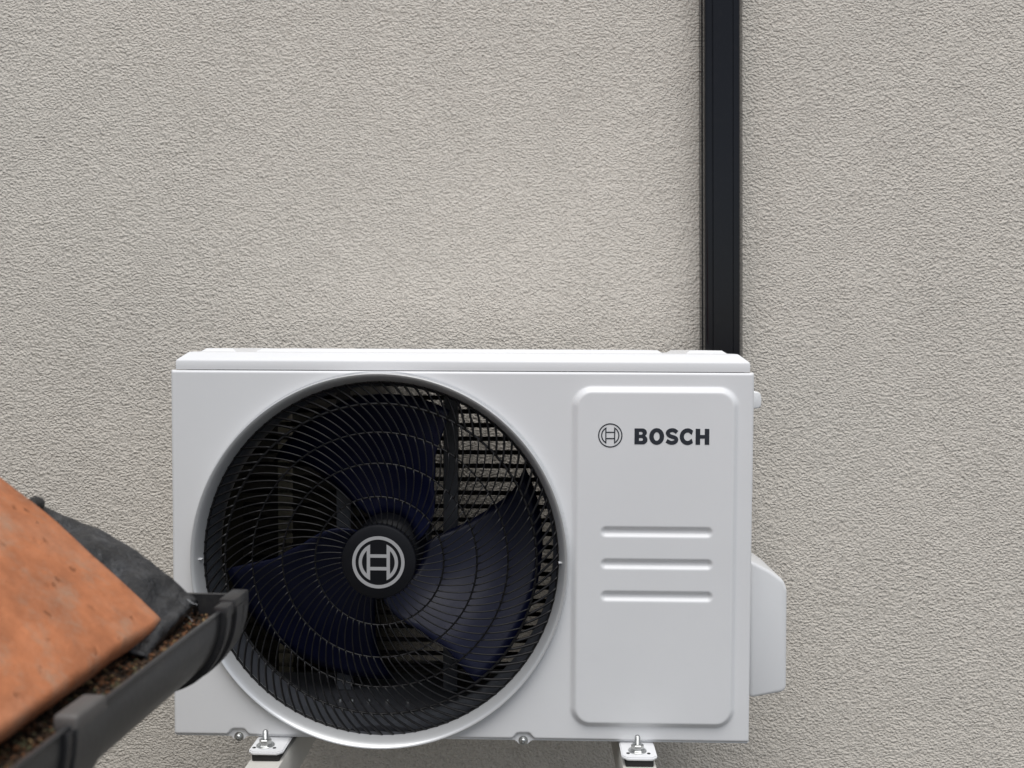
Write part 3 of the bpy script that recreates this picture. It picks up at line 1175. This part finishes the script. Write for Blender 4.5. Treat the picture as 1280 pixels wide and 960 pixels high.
for y_ in ys_:
    for k in range(ny + 1):
        x_ = -hw_ + 2 * hw_ * k / ny
        V.append((x_, y_, silt(x_, y_)))
for i in range(len(ys_) - 1):
    for k in range(ny):
        a = i * (ny + 1) + k
        Fc.append((a, a + 1, a + ny + 2, a + ny + 1))
so = obj('silt', V, Fc, M_soil, db, smooth=True)
so['kind'] = 'stuff'
rg = random.Random(3)
V, Fc, Mi = [], [], []
tpl = bmesh.new()
bmesh.ops.create_icosphere(tpl, subdivisions=1, radius=1.0)
tpl.verts.index_update()
tv = [v.co.copy() for v in tpl.verts]
tf = [[v.index for v in f_.verts] for f_ in tpl.faces]
tpl.free()
for q in range(5200):
    y_ = rg.uniform(-0.42, 0.043)
    x_ = rg.uniform(-hw_ + 0.002, hw_ - 0.001)
    z_ = silt(x_, y_) + rg.uniform(-0.0006, 0.0022) + (0.002 if rg.random() < 0.2 else 0)
    big_ = 1.0 if rg.random() < 0.85 else 1.7
    sx, sy, sz = (big_ * q_ for q_ in (rg.uniform(0.0009, 0.0025), rg.uniform(0.0008, 0.0016), rg.uniform(0.0006, 0.0013)))
    rot = Matrix.Rotation(rg.uniform(0, PI), 3, 'Z') @ Matrix.Rotation(rg.uniform(-0.8, 0.8), 3, 'X') @ Matrix.Rotation(rg.uniform(-0.8, 0.8), 3, 'Y')
    b0 = len(V)
    for v in tv:
        j = 1 + rg.uniform(-0.25, 0.25)
        V.append(rot @ Vector((v.x * sx * j, v.y * sy * j, v.z * sz * j)) + Vector((x_, y_, z_)))
    far_w = (y_ + 0.42) / 0.46
    mi = rg.choices((0, 1, 2, 3), (5 * far_w + 0.6, 5, 0.9, 3 * (1 - far_w) + 0.3))[0]
    for f_ in tf:
        Fc.append([b0 + i for i in f_])
        Mi.append(mi)
me = bpy.data.meshes.new('debris_chips')
me.from_pydata([tuple(v) for v in V], [], Fc)
for m_ in M_chips:
    me.materials.append(m_)
me.polygons.foreach_set('material_index', Mi)
ch = mobj('debris_chips', me, None, db)
ch['kind'] = 'stuff'
# pale fibres frayed out of the membrane at the end cap
for k, pts in enumerate((
        [(219, 757), (221, 768), (226, 775), (231, 780)], [(217, 760), (224, 764), (234, 769), (241, 777)],
        [(221, 752), (226, 755), (226, 759), (222, 760)], [(220, 763), (223, 772), (230, 779)], [(234, 749), (240, 754), (247, 756)])):
    P = [at(px, py, 0.735 + 0.004 * math.sin(i + k)) - db.location for i, (px, py) in enumerate(pts)]
    inv = Matrix.Rotation(-grot, 3, 'Z')
    P = [inv @ p for p in P]
    # smooth the polyline
    for _ in range(2):
        Q = [P[0]]
        for a, b in zip(P[:-1], P[1:]):
            Q += [a.lerp(b, 0.25), a.lerp(b, 0.75)]
        P = Q + [P[-1]]
    bm = bmesh.new()
    add_tube(bm, P, 0.00028, 4)
    bobj('fibre', bm, M_fibre, db, smooth=True)
